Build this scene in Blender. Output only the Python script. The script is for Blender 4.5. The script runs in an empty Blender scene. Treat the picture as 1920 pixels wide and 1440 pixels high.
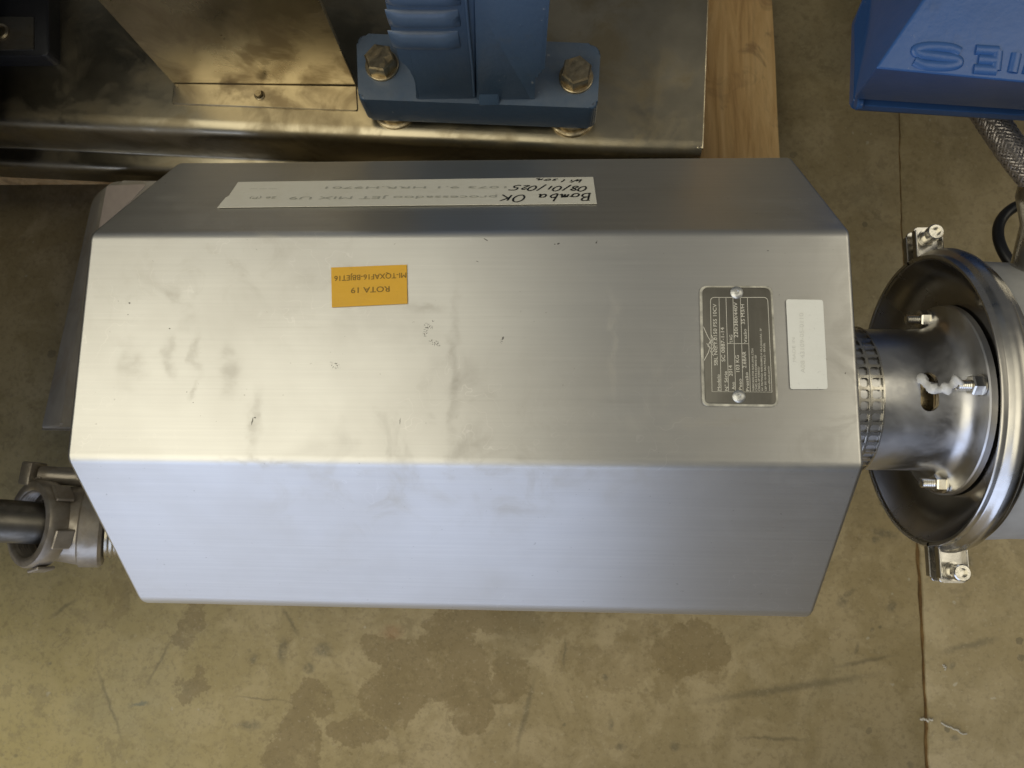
import bpy, bmesh, math, random
from mathutils import Vector, Matrix, Euler, noise
R = math.radians
PI = math.pi
random.seed(7)
S = bpy.context.scene
C = S.collection

# ------------------------------------------------------------------ camera
F = 1423.13
CAM = Vector((0.066742, -0.112700, 0.528806))
ROT = Euler((0.159329, 0.0491235, 0.0140669), 'XYZ').to_matrix()
cd = bpy.data.cameras.new('camera')
cam = bpy.data.objects.new('camera', cd); C.objects.link(cam)
cam.location = CAM; cam.rotation_euler = (0.159329, 0.0491235, 0.0140669)
cd.sensor_fit = 'HORIZONTAL'; cd.sensor_width = 36; cd.lens = F / 1920 * 36
cd.clip_start = 0.01; cd.clip_end = 100
cd.dof.use_dof = True; cd.dof.focus_distance = 0.56; cd.dof.aperture_fstop = 13
S.camera = cam

# ------------------------------------------------------------------ light
w = bpy.data.worlds.new('World'); S.world = w; w.use_nodes = True
wn = w.node_tree
wn.nodes['Background'].inputs[0].default_value = (0.95, 0.97, 1.0, 1)
wn.nodes['Background'].inputs[1].default_value = 0.105

def area(name, loc, target, sx, sy, power, col):
    l = bpy.data.lights.new(name, 'AREA'); l.shape = 'RECTANGLE'; l.size = sx; l.size_y = sy
    l.energy = power; l.color = col
    o = bpy.data.objects.new(name, l); C.objects.link(o); o.location = loc
    o.rotation_euler = (Vector(target) - Vector(loc)).to_track_quat('-Z', 'Y').to_euler()
    return o
area('ceiling_lamp', (-2.3, -1.3, 3.0), (-2.3, -1.3, 0), 4.2, 4.6, 118, (1.0, 0.94, 0.75))
area('ceiling_lamp_far', (2.9, 0.6, 2.9), (1.6, 0.4, 0), 2.0, 3.0, 34, (1.0, 0.92, 0.72))
area('doorway_light', (-1.72, -3.0, 0.7), (-0.98, 0, -0.1), 4.5, 2.2, 60, (0.60, 0.71, 1.0))

S.view_settings.view_transform = 'Standard'; S.view_settings.look = 'None'
S.view_settings.exposure = 0.0; S.view_settings.gamma = 1
S.view_settings.use_curve_mapping = False

# ------------------------------------------------------------------ geometry helpers
def ray(px, py):
    return (ROT @ Vector(((px - 960) / F, -(py - 720) / F, -1))).normalized()
def at(px, py, z):                       # the point of height z seen at that place of the photograph
    d = ray(px, py); return CAM + d * ((z - CAM.z) / d.z)
def onplane(px, py, p0, n, lift=0.0):
    d = ray(px, py); t = (p0 - CAM).dot(n) / d.dot(n)
    return CAM + d * t + n * lift

def finish(o, ang=38, wn_=False):
    me = o.data
    me.shade_smooth(); me.set_sharp_from_angle(angle=R(ang))
    if wn_:
        m = o.modifiers.new('weighted_normal', 'WEIGHTED_NORMAL'); m.keep_sharp = True
def obj(name, bm, mat, parent=None, ang=38, wn_=False, fix=True):
    if fix: bmesh.ops.recalc_face_normals(bm, faces=bm.faces)
    me = bpy.data.meshes.new(name); bm.to_mesh(me); bm.free()
    me.materials.append(mat)
    o = bpy.data.objects.new(name, me); C.objects.link(o)
    if parent:
        o.parent = parent; o.matrix_parent_inverse = parent.matrix_world.inverted() if False else Matrix.Translation(-world(parent))
    finish(o, ang, wn_)
    return o
def world(o):
    v = Vector((0, 0, 0))
    while o: v = v + o.location; o = o.parent if (o.parent and o.type == 'EMPTY') else None
    return v
def thing(name, label, cat, loc, group=None):
    o = bpy.data.objects.new(name, None); C.objects.link(o); o.location = loc
    o.empty_display_size = 0.02
    o['label'] = label; o['category'] = cat
    if group: o['group'] = group
    return o
def tag(o, label, cat, group=None):
    o['label'] = label; o['category'] = cat
    if group: o['group'] = group
    return o

def box(bm, c, s, rz=0, bev=0, seg=2, m=None):
    r = bmesh.ops.create_cube(bm, size=1)
    vs = r['verts']
    M = Matrix.Translation(c) @ (m if m else Matrix.Rotation(rz, 4, 'Z')) @ Matrix.Diagonal((*s, 1))
    bmesh.ops.transform(bm, matrix=M, verts=vs)
    if bev:
        es = list({e for v in vs for e in v.link_edges})
        bmesh.ops.bevel(bm, geom=es, offset=bev, segments=seg, profile=0.5, affect='EDGES')
def frame(a, b):
    z = (Vector(b) - Vector(a)).normalized()
    x = z.orthogonal().normalized() if abs(z.z) < .999 else Vector((1, 0, 0))
    y = z.cross(x)
    return Matrix((x, y, z)).transposed()
def lathe(bm, prof, o, axis, seg=64, up=None, a0=0, a1=2 * PI):
    """prof: list of (dist along axis, radius)"""
    ax = Vector(axis).normalized(); u = Vector(up) if up else ax.orthogonal()
    u = (u - ax * u.dot(ax)).normalized(); v = ax.cross(u)
    full = abs(a1 - a0 - 2 * PI) < 1e-6
    n = seg if full else seg + 1
    rings = []
    for (d, r) in prof:
        if r < 1e-6: rings.append([bm.verts.new(Vector(o) + ax * d)] * n)
        else: rings.append([bm.verts.new(Vector(o) + ax * d + (u * math.cos(a0 + (a1 - a0) * i / seg) + v * math.sin(a0 + (a1 - a0) * i / seg)) * r) for i in range(n)])
    for k in range(len(rings) - 1):
        A, B = rings[k], rings[k + 1]
        for i in range(seg):
            j = (i + 1) % n
            f = [A[i], A[j], B[j], B[i]]
            g = []
            for q in f:
                if q not in g: g.append(q)
            if len(g) > 2:
                try: bm.faces.new(g)
                except ValueError: pass
def cyl(bm, a, b, r, seg=32, r2=None, bev=0, caps=True):
    a = Vector(a); b = Vector(b); L = (b - a).length; r2 = r if r2 is None else r2
    if caps: pr = [(0, 0), (0, r - bev), (bev, r), (L - bev, r2), (L, r2 - bev), (L, 0)] if bev else [(0, 0), (0, r), (L, r2), (L, 0)]
    else: pr = [(0, r), (L, r2)]
    lathe(bm, pr, a, b - a, seg)
def hexnut(bm, a, b, r, hole=0, bev=0.0006, twist=0):
    """six sided head between a and b (r: to the corner)"""
    a = Vector(a); b = Vector(b); ax = (b - a); L = ax.length; ax.normalize()
    u0 = ax.orthogonal().normalized(); v0 = ax.cross(u0)
    def ring(d, rr): return [bm.verts.new(a + ax * d + (u0 * math.cos(PI / 3 * i + twist) + v0 * math.sin(PI / 3 * i + twist)) * rr) for i in range(6)]
    rs = [ring(0, r), ring(L - bev * 2, r), ring(L, r * .9)]
    for k in range(2):
        for i in range(6): bm.faces.new([rs[k][i], rs[k][(i + 1) % 6], rs[k + 1][(i + 1) % 6], rs[k + 1][i]])
    bm.faces.new(rs[2]); bm.faces.new(list(reversed(rs[0])))
def tube(bm, pts, r, seg=14, closed=False):
    pts = [Vector(p) for p in pts]; n = len(pts); rings = []
    up = None
    for i, p in enumerate(pts):
        t = (pts[min(i + 1, n - 1)] - pts[max(i - 1, 0)]).normalized()
        if up is None: up = t.orthogonal().normalized()
        up = (up - t * up.dot(t)).normalized(); v = t.cross(up)
        rr = r[i] if isinstance(r, (list, tuple)) else r
        rings.append([bm.verts.new(p + (up * math.cos(2 * PI * k / seg) + v * math.sin(2 * PI * k / seg)) * rr) for k in range(seg)])
    for i in range(n - 1):
        for k in range(seg):
            bm.faces.new([rings[i][k], rings[i][(k + 1) % seg], rings[i + 1][(k + 1) % seg], rings[i + 1][k]])
    bm.faces.new(rings[0][::-1]); bm.faces.new(rings[-1])
def bez(p, n=16):                         # Catmull-Rom through the points
    p = [Vector(q) for q in p]; q = [p[0] * 2 - p[1]] + p + [p[-1] * 2 - p[-2]]; out = []
    for i in range(1, len(q) - 2):
        for k in range(n):
            t = k / n
            out.append(0.5 * ((2 * q[i]) + (q[i + 1] - q[i - 1]) * t + (2 * q[i - 1] - 5 * q[i] + 4 * q[i + 1] - q[i + 2]) * t * t + (3 * q[i] - q[i - 1] - 3 * q[i + 1] + q[i + 2]) * t ** 3))
    out.append(p[-1]); return out
def slab(bm, top, down, bev=0, seg=2):
    """closed prism: polygon `top` and its copy moved by vector `down`"""
    a = [bm.verts.new(p) for p in top]; b = [bm.verts.new(Vector(p) + Vector(down)) for p in top]
    n = len(a); fs = [bm.faces.new(a), bm.faces.new(b[::-1])]
    for i in range(n): fs.append(bm.faces.new([a[i], b[i], b[(i + 1) % n], a[(i + 1) % n]]))
    if bev:
        es = list({e for f in fs for e in f.edges})
        bmesh.ops.bevel(bm, geom=es, offset=bev, segments=seg, profile=0.5, affect='EDGES')
def rounded(pts, r, n=4):                 # round the corners of a polygon of 3-D points
    out = []; N = len(pts)
    rr = r if isinstance(r, (list, tuple)) else [r] * N
    for i in range(N):
        p = Vector(pts[i]); a = Vector(pts[i - 1]); b = Vector(pts[(i + 1) % N]); q = rr[i]
        if q <= 0: out.append(p); continue
        p0 = p + (a - p).normalized() * q; p1 = p + (b - p).normalized() * q
        for k in range(n + 1):
            t = k / n; out.append(p0 * (1 - t) ** 2 + p * 2 * t * (1 - t) + p1 * t * t)
    return out
def ribbon(bm, pts, n, wd, thick=0.00012):
    """flat stroke of width wd through pts lying on a surface of normal n"""
    P = [Vector(p) for p in pts]; L = []; Rr = []
    for i, p in enumerate(P):
        t = (P[min(i + 1, len(P) - 1)] - P[max(i - 1, 0)])
        if t.length < 1e-9: t = Vector((1, 0, 0))
        s = n.cross(t.normalized()) * wd / 2
        L.append(bm.verts.new(p + s + n * thick)); Rr.append(bm.verts.new(p - s + n * thick))
    for i in range(len(P) - 1): bm.faces.new([L[i], Rr[i], Rr[i + 1], L[i + 1]])
DG = None
def text_bm(bm, s, A, B, h, n, lift=0.00015, depth=0, shear=0):
    """write s so that it runs from A to B on a surface of normal n, capitals h high"""
    cu = bpy.data.curves.new('t', 'FONT'); cu.body = s; cu.size = 1; cu.resolution_u = 3
    cu.extrude = depth; cu.shear = shear; cu.offset = .03 if depth else 0
    to = bpy.data.objects.new('t', cu); C.objects.link(to)
    dg = bpy.context.evaluated_depsgraph_get()
    me = bpy.data.meshes.new_from_object(to.evaluated_get(dg))
    xs = [v.co.x for v in me.vertices]; x0, x1 = min(xs), max(xs)
    A = Vector(A); B = Vector(B); d = (B - A); Ln = d.length; d.normalize(); u = n.cross(d)
    k = bm.verts[:] ; n0 = len(k)
    t = bmesh.new(); t.from_mesh(me)
    for v in t.verts:
        x = (v.co.x - x0) / (x1 - x0) * Ln; y = v.co.y / 0.73 * h
        v.co = A + d * x + u * y + n * (lift + v.co.z)
    tm = bpy.data.meshes.new('tt'); t.to_mesh(tm); t.free(); bm.from_mesh(tm)
    bpy.data.objects.remove(to); bpy.data.curves.remove(cu); bpy.data.meshes.remove(me); bpy.data.meshes.remove(tm)

# ------------------------------------------------------------------ material helpers
class NT:
    def __init__(s, name):
        s.m = bpy.data.materials.new(name); s.m.use_nodes = True; s.t = s.m.node_tree
        s.b = s.t.nodes['Principled BSDF']; s.co = s.n('ShaderNodeTexCoord').outputs['Object']
    def n(s, typ, **kw):
        k = s.t.nodes.new(typ)
        for a, b in kw.items(): setattr(k, a, b)
        return k
    def put(s, sock, v):
        if isinstance(v, bpy.types.NodeSocket): s.t.links.new(v, sock)
        elif v is not None:
            if isinstance(v, (tuple, list)) and sock.type == 'RGBA' and len(v) == 3: v = (*v, 1)
            sock.default_value = v
    def map(s, sc=(1, 1, 1), loc=(0, 0, 0), rot=(0, 0, 0), src=None):
        k = s.n('ShaderNodeMapping'); s.put(k.inputs[0], src or s.co)
        k.inputs[1].default_value = loc; k.inputs[2].default_value = rot; k.inputs[3].default_value = sc
        return k.outputs[0]
    def noise(s, scale, vec=None, detail=4, rough=.55, dist=0, col=False):
        k = s.n('ShaderNodeTexNoise'); s.put(k.inputs['Vector'], vec or s.co)
        k.inputs['Scale'].default_value = scale; k.inputs['Detail'].default_value = detail
        k.inputs['Roughness'].default_value = rough; k.inputs['Distortion'].default_value = dist
        return k.outputs[1 if col else 0]
    def ramp(s, f, stops, interp='LINEAR'):
        k = s.n('ShaderNodeValToRGB'); s.put(k.inputs[0], f); r = k.color_ramp; r.interpolation = interp
        while len(r.elements) < len(stops): r.elements.new(.5)
        for e, (p, c) in zip(r.elements, stops):
            e.position = p; e.color = (c, c, c, 1) if isinstance(c, (int, float)) else (*c, 1)
        return k.outputs[0]
    def mix(s, f, a, b, mode='MIX'):
        k = s.n('ShaderNodeMix', data_type='RGBA', blend_type=mode)
        s.put(k.inputs[0], f); s.put(k.inputs[6], a); s.put(k.inputs[7], b); return k.outputs[2]
    def math(s, op, a, b=0.0, c=0.0, clamp=False):
        k = s.n('ShaderNodeMath', operation=op); k.use_clamp = clamp
        s.put(k.inputs[0], a); s.put(k.inputs[1], b)
        if op in ('MULTIPLY_ADD', 'SMOOTH_MIN'): s.put(k.inputs[2], c)
        return k.outputs[0]
    def smooth(s, v, e0, e1):
        k = s.n('ShaderNodeMapRange', interpolation_type='SMOOTHSTEP'); s.put(k.inputs[0], v)
        k.inputs[1].default_value = e0; k.inputs[2].default_value = e1; return k.outputs[0]
    def sep(s, src=None):
        k = s.n('ShaderNodeSeparateXYZ'); s.put(k.inputs[0], src or s.co); return k.outputs
    def blob(s, c, rx, ry, soft=.5, rz=0, warp=None, wamp=0):
        """1 inside an ellipse on the surface seen from above, 0 outside"""
        src = s.co
        if warp is not None:
            k = s.n('ShaderNodeVectorMath', operation='MULTIPLY_ADD'); s.put(k.inputs[0], warp)
            k.inputs[1].default_value = (wamp,) * 3
            k2 = s.n('ShaderNodeVectorMath', operation='ADD'); s.put(k2.inputs[0], s.co); k2.inputs[1].default_value = (-wamp / 2,) * 3
            s.put(k.inputs[2], k2.outputs[0]); src = k.outputs[0]
        m = s.n('ShaderNodeMapping', vector_type='TEXTURE'); s.put(m.inputs[0], src)
        m.inputs[1].default_value = (c[0], c[1], 0); m.inputs[2].default_value = (0, 0, rz); m.inputs[3].default_value = (rx, ry, 1e5)
        k = s.n('ShaderNodeVectorMath', operation='LENGTH'); s.put(k.inputs[0], m.outputs[0])
        o = s.smooth(k.outputs['Value'], 1, 1 - soft)
        return o
    def bump(s, h, dist=.001, st=1.0, prev=None):
        k = s.n('ShaderNodeBump'); s.put(k.inputs['Height'], h); k.inputs['Distance'].default_value = dist
        k.inputs['Strength'].default_value = st
        if prev is not None: s.put(k.inputs['Normal'], prev)
        return k.outputs[0]
    def done(s, col=None, rough=None, metal=None, bump=None, spec=None, aniso=None, tangent=None, coat=None):
        b = s.b.inputs
        for k, v in (('Base Color', col), ('Roughness', rough), ('Metallic', metal), ('Normal', bump), ('Specular IOR Level', spec), ('Anisotropic', aniso), ('Tangent', tangent), ('Coat Weight', coat)):
            if v is not None: s.put(b[k], v)
        return s.m

# shroud profile (fitted to the photograph): top z = 0
HW, TA, SB, SH, SIDE = 0.28, 0.0844, 0.1997, 0.1205, -0.365
FLOOR = -0.42
TOPN = Vector((0, 0, 1)); TOP0 = Vector((0, 0, 0))
FARN = Vector((0, SH, SB - TA)).normalized(); FAR0 = Vector((0, TA, 0))
NEARN = Vector((0, -SH, SB - TA)).normalized(); NEAR0 = Vector((0, -TA, 0))

def steel_brushed():
    t = NT('brushed_stainless')
    a = t.noise(1.0, t.map((6, 420, 420)), 3, .6)
    b = t.noise(1.0, t.map((25, 1500, 1500)), 2, .6)
    big = t.noise(7, None, 4, .6)
    cl = t.noise(22, t.map((1, .5, .5)), 5, .6, .4)
    col = t.mix(t.ramp(a, [(.3, 0), (.7, 1)]), (.60, .592, .565), (.645, .636, .605))
    col = t.mix(t.math('MULTIPLY', t.ramp(big, [(.40, 0), (.70, 1)]), .5), col, (.51, .49, .45))
    wob = t.noise(60, None, 4, .6, col=True)
    def st(px, py, rx, ry, pl=None, **kw):
        p = onplane(px, py, *(pl or (TOP0, TOPN))); return t.blob((p.x, p.y), rx, ry, **kw)
    # brown smudges on the left half and finger marks
    sm = None
    for (px, py, rx, ry, rz) in ((245, 690, .016, .018, 0), (315, 670, .006, .022, .15), (370, 655, .006, .026, .1), (432, 700, .012, .028, .15), (478, 790, .008, .036, 0), (368, 730, .004, .012, 0), (885, 835, .022, .010, .5), (850, 680, .006, .09, 0), (395, 465, .012, .004, 0), (330, 555, .012, .006, -.8), (800, 580, .02, .008, 0), (1150, 640, .004, .06, 0), (490, 868, .05, .004, 0), (1350, 790, .05, .006, .1)):
        k = st(px, py, rx, ry, soft=.9, rz=rz, warp=wob, wamp=.026)
        sm = k if sm is None else t.math('MAXIMUM', sm, k)
    sm = t.math('MULTIPLY', sm, t.ramp(t.noise(1.0, t.map((70, 130, 130)), 6, .7), [(.36, .2), (.62, 1)]))
    col = t.mix(t.math('MULTIPLY', sm, .19), col, (.37, .32, .22))
    # black specks and rubbed marker crescents
    fine = t.noise(900, None, 2, .5)
    dk = None
    for (px, py, rx, ry, rz) in ((803, 612, .0035, .0022, -.5), (812, 602, .001, .001, 0), (797, 624, .002, .003, 0), (815, 643, .0045, .0022, -.4), (628, 685, .004, .0025, -.6), (940, 640, .0008, .0022, -.3)):
        k = st(px, py, rx * 1.25, ry * 1.25, soft=.5, rz=rz)
        dk = k if dk is None else t.math('MAXIMUM', dk, k)
    dk = t.math('MULTIPLY', dk, t.ramp(fine, [(.54, 0), (.60, 1)]))
    for (px, py, rx, ry, rz) in ((943, 634, .0009, .0016, -.3), (1047, 457, .0013, .0007, .4), (1040, 458, .0006, .0005, 0), (1118, 455, .0006, .001, 0), (1119, 452, .0004, .0004, 0), (243, 568, .001, .0007, 0), (240, 590, .0006, .0004, 0), (911, 449, .0022, .0005, -.6), (318, 616, .0008, .0005, 0), (473, 790, .0006, .0035, -.15), (478, 783, .001, .0007, 0), (750, 790, .0003, .003, 0), (1440, 470, .0008, .0004, 0), (1585, 700, .0004, .0008, 0), (895, 490, .0012, .0003, -.3), (350, 735, .0004, .0004, 0), (362, 755, .0004, .0004, 0)):
        dk = t.math('MAXIMUM', dk, st(px, py, rx, ry, soft=.4, rz=rz, warp=t.noise(500, None, 3, .6, col=True), wamp=.0012))
    col = t.mix(t.math('MULTIPLY', dk, .8), col, (.06, .055, .05))
    sp = t.ramp(t.noise(260, None, 2, .5), [(.74, 0), (.77, 1)])
    col = t.mix(t.math('MULTIPLY', sp, .35), col, (.2, .18, .15))
    # thin scratches
    sc = t.n('ShaderNodeTexWave', wave_type='BANDS', bands_direction='Y'); t.put(sc.inputs['Vector'], t.map((1, 1, 1), rot=(0, 0, .5)))
    sc.inputs['Scale'].default_value = 14; sc.inputs['Distortion'].default_value = 26; sc.inputs['Detail'].default_value = 3; sc.inputs['Detail Scale'].default_value = 1.6
    scr = t.math('MULTIPLY', t.ramp(sc.outputs[1], [(.994, 0), (1, 1)]), t.ramp(t.noise(9), [(.52, 0), (.62, 1)]))
    col = t.mix(t.math('MULTIPLY', scr, .4), col, (.75, .73, .7))
    ro = t.math('MULTIPLY_ADD', a, .05, .36)
    ro = t.math('ADD', ro, t.math('MULTIPLY', t.ramp(big, [(.3, 0), (.7, 1)]), .05))
    ro = t.math('ADD', ro, t.math('MULTIPLY', sm, .1))
    bp = t.bump(a, .00003, .5); bp = t.bump(b, .00003, .6, bp)
    lo = t.bump(t.noise(7, t.map((.6, 1, 1)), 2, .5), .004, .22, bp)
    grime = t.math('MULTIPLY', t.ramp(t.noise(30, None, 6, .7, .8), [(.5, 0), (.68, 1)]), t.ramp(t.noise(5, None, 3), [(.45, 0), (.65, 1)]))
    col = t.mix(t.math('MULTIPLY', grime, .22), col, (.40, .36, .28)); ro = t.math('ADD', ro, t.math('MULTIPLY', grime, .10))
    hz = t.math('MULTIPLY', t.ramp(t.noise(1.0, t.map((3, 260, 260), loc=(4, 0, 0)), 4, .7), [(.56, 0), (.66, 1)]), t.ramp(t.noise(11, t.map(loc=(2, 2, 2))), [(.5, 0), (.6, 1)]))
    col = t.mix(t.math('MULTIPLY', hz, .18), col, (.42, .40, .36))
    tg = t.n('ShaderNodeCombineXYZ'); tg.inputs[1].default_value = 1
    return t.done(col, ro, 1.0, lo, aniso=.5, tangent=tg.outputs[0])

def metal(name, col, rough, var=.06, scale=40, bumpd=.0004, stain=None, sa=.5, sscale=12, metallic=1.0, aniso=0):
    t = NT(name)
    n1 = t.noise(scale, None, 5, .6)
    c = t.mix(t.ramp(n1, [(.3, 0), (.7, 1)]), tuple(x * (1 - var * 2) for x in col), tuple(min(1, x * (1 + var)) for x in col))
    ro = t.math('MULTIPLY_ADD', n1, .16, rough - .08)
    if stain:
        s_ = t.ramp(t.noise(sscale, None, 6, .62, .6), [(.47, 0), (.62, 1)])
        c = t.mix(t.math('MULTIPLY', s_, sa), c, stain); ro = t.math('ADD', ro, t.math('MULTIPLY', s_, .18))
    return t.done(c, ro, metallic, t.bump(n1, bumpd, .5))

def paint(name, col, rough, bumpd=.0006, dirt=(.12, .11, .09), chip=0.0, scale=60):
    t = NT(name)
    n1 = t.noise(14, None, 5, .6); n2 = t.noise(scale, None, 4, .6)
    c = t.mix(t.math('MULTIPLY', t.ramp(n1, [(.45, 0), (.75, 1)]), .5), col, tuple(x * .72 for x in col))
    c = t.mix(t.math('MULTIPLY', t.ramp(n2, [(.6, 0), (.75, 1)]), .25), c, dirt)
    if chip:
        c = t.mix(t.math('MULTIPLY', t.ramp(t.noise(90, None, 4, .6), [(.70, 0), (.72, 1)]), chip), c, (.42, .42, .44))
    g = t.n('ShaderNodeNewGeometry'); up_ = t.math('MULTIPLY', t.smooth(t.sep(g.outputs['Normal'])[2], .6, .95), t.ramp(t.noise(35, None, 6, .65, .5), [(.3, .35), (.65, 1)]))
    c = t.mix(t.math('MULTIPLY', up_, .34 if chip > .3 else .05), c, (.23, .24, .25))     # settled dust on flat tops
    return t.done(c, t.math('MULTIPLY_ADD', n1, .25, rough - .1), 0.0, t.bump(t.noise(220, None, 3, .5), bumpd, .35, t.bump(t.noise(25), .002, .3)))

M = {}
M['brushed'] = steel_brushed()
M['satin'] = metal('satin_steel', (.56, .55, .53), .30, .08, 30, .0003, (.25, .23, .2), .25, 18)
M['lantern'] = metal('ground_steel', (.62, .61, .59), .31, .08, 26, .0004, (.66, .66, .68), .5, 14)
M['polished'] = metal('polished_steel', (.58, .56, .52), .20, .06, 40, .0003, (.3, .27, .22), .25, 9)
M['dish'] = metal('dark_polished_steel', (.46, .44, .41), .17, .1, 12, .0003, (.24, .22, .20), .4, 8)
M['rivet'] = metal('zinc_rivet', (.70, .70, .68), .45, .12, 500, .0006)
M['bolt'] = metal('bright_bolt_steel', (.70, .67, .60), .24, .05, 200, .0003)
M['oldbolt'] = metal('weathered_bolt_steel', (.50, .42, .28), .34, .15, 150, .0006, (.22, .15, .07), .5, 90)
M['skid'] = metal('stained_stainless', (.50, .44, .315), .30, .14, 10, .0006, (.24, .19, .11), .6, 16)
M['skid_plate'] = metal('stained_bright_plate', (.57, .50, .36), .28, .13, 14, .0006, (.27, .20, .11), .6, 22)
M['casing'] = metal('bead_blasted_steel', (.52, .52, .51), .5, .05, 60, .0003, metallic=.45)
M['grille'] = metal('grille_steel', (.60, .57, .50), .25, .1, 80, .0003, (.25, .22, .16), .3, 60)
M['braid'] = metal('dull_braid_wire', (.50, .46, .44), .42, .1, 200, .0003, metallic=.8)
M['blue'] = paint('blue_machine_paint', (.062, .105, .180), .32, .0006, (.10, .10, .10), .5)
M['blue2'] = paint('bright_blue_enamel', (.034, .108, .33), .30, .0005, (.05, .07, .12), .2, 30)
M['bracketgrey'] = metal('dull_grey_steel', (.30, .28, .24), .45, .12, 16, .0006, (.13, .10, .06), .6, 14)
M['channel'] = metal('oxidised_grey_channel', (.34, .31, .26), .5, .12, 16, .0006, (.24, .19, .13), .5, 14, metallic=.0)
M['fitting'] = metal('grey_fitting_metal', (.44, .395, .33), .32, .12, 60, .0006, (.25, .20, .14), .5, 40, metallic=.55)
M['darkpipe'] = metal('dark_pipe', (.30, .28, .24), .36, .1, 40, .0004, (.07, .065, .05), .5, 20)
M['brass'] = metal('brass', (.62, .50, .30), .28, .1, 90)
def plain(name, col, rough, metallic=0.0):
    t = NT(name); n_ = t.noise(120, None, 4, .6)
    c = t.mix(n_, tuple(x * .85 for x in col), tuple(min(1, x * 1.1) for x in col))
    return t.done(c, rough, metallic, t.bump(n_, .0003, .3))
M['black'] = plain('black_rubber', (.012, .012, .013), .38)
M['darkbox'] = plain('dark_painted_metal', (.022, .022, .024), .4)
M['ink'] = plain('marker_ink', (.012, .012, .012), .45)
M['plastic'] = plain('white_plastic', (.74, .74, .74), .35)
M['faint'] = plain('faded_print', (.50, .50, .44), .6)
M['ghost'] = plain('ghost_print', (.74, .74, .69), .55)
M['orangeink'] = plain('label_ink', (.20, .12, .012), .5)
M['greypaint'] = plain('grey_paint_smear', (.16, .17, .22), .35)

def sticker(name, col, edge):
    t = NT(name)
    n_ = t.noise(60, None, 5, .6); f = t.noise(400, None, 3, .6)
    c = t.mix(t.math('MULTIPLY', t.ramp(n_, [(.45, 0), (.75, 1)]), .35), col, edge)
    c = t.mix(t.math('MULTIPLY', t.ramp(f, [(.66, 0), (.72, 1)]), .25), c, tuple(x * .6 for x in edge))
    return t.done(c, .5, 0.0, t.bump(t.noise(90, t.map((1, 3, 1))), .0005, .3))
M['tape'] = sticker('paper_tape', (.84, .82, .73), (.72, .69, .58))
M['white'] = sticker('white_sticker', (.86, .86, .80), (.76, .75, .68))
M['orange'] = sticker('orange_label', (.72, .40, .025), (.60, .34, .05))

def plate_mat():
    t = NT('etched_nameplate'); a = t.noise(1, t.map((500, 20, 20)), 3, .6)
    c = t.mix(a, (.125, .118, .100), (.165, .155, .130)); c = t.mix(t.math('MULTIPLY', t.ramp(t.noise(90), [(.5, 0), (.7, 1)]), .3), c, (.10, .09, .07))
    return t.done(c, .45, .55, t.bump(a, .0001, .4))
M['plate'] = plate_mat()
M['engrave'] = metal('bare_metal_lines', (.80, .77, .67), .5, .05, 300, metallic=.25)

def wood_mat():
    t = NT('rough_sawn_wood'); v = t.map((30, 3, 30)); a = t.noise(1.6, v, 7, .65, 1.2); b = t.noise(5, v, 5, .7)
    c = t.ramp(a, [(.25, (.28, .15, .05)), (.45, (.60, .37, .15)), (.62, (.74, .50, .23)), (.8, (.78, .57, .31))])
    c = t.mix(t.math('MULTIPLY', t.ramp(b, [(.5, 0), (.75, 1)]), .4), c, (.30, .17, .08))
    c = t.mix(t.math('MULTIPLY', t.ramp(t.noise(18, None, 5, .6, 1), [(.56, 0), (.66, 1)]), .55), c, (.26, .15, .07))
    return t.done(c, .7, 0.0, t.bump(t.math('ADD', a, b), .002, .5))
M['wood'] = wood_mat()

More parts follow.
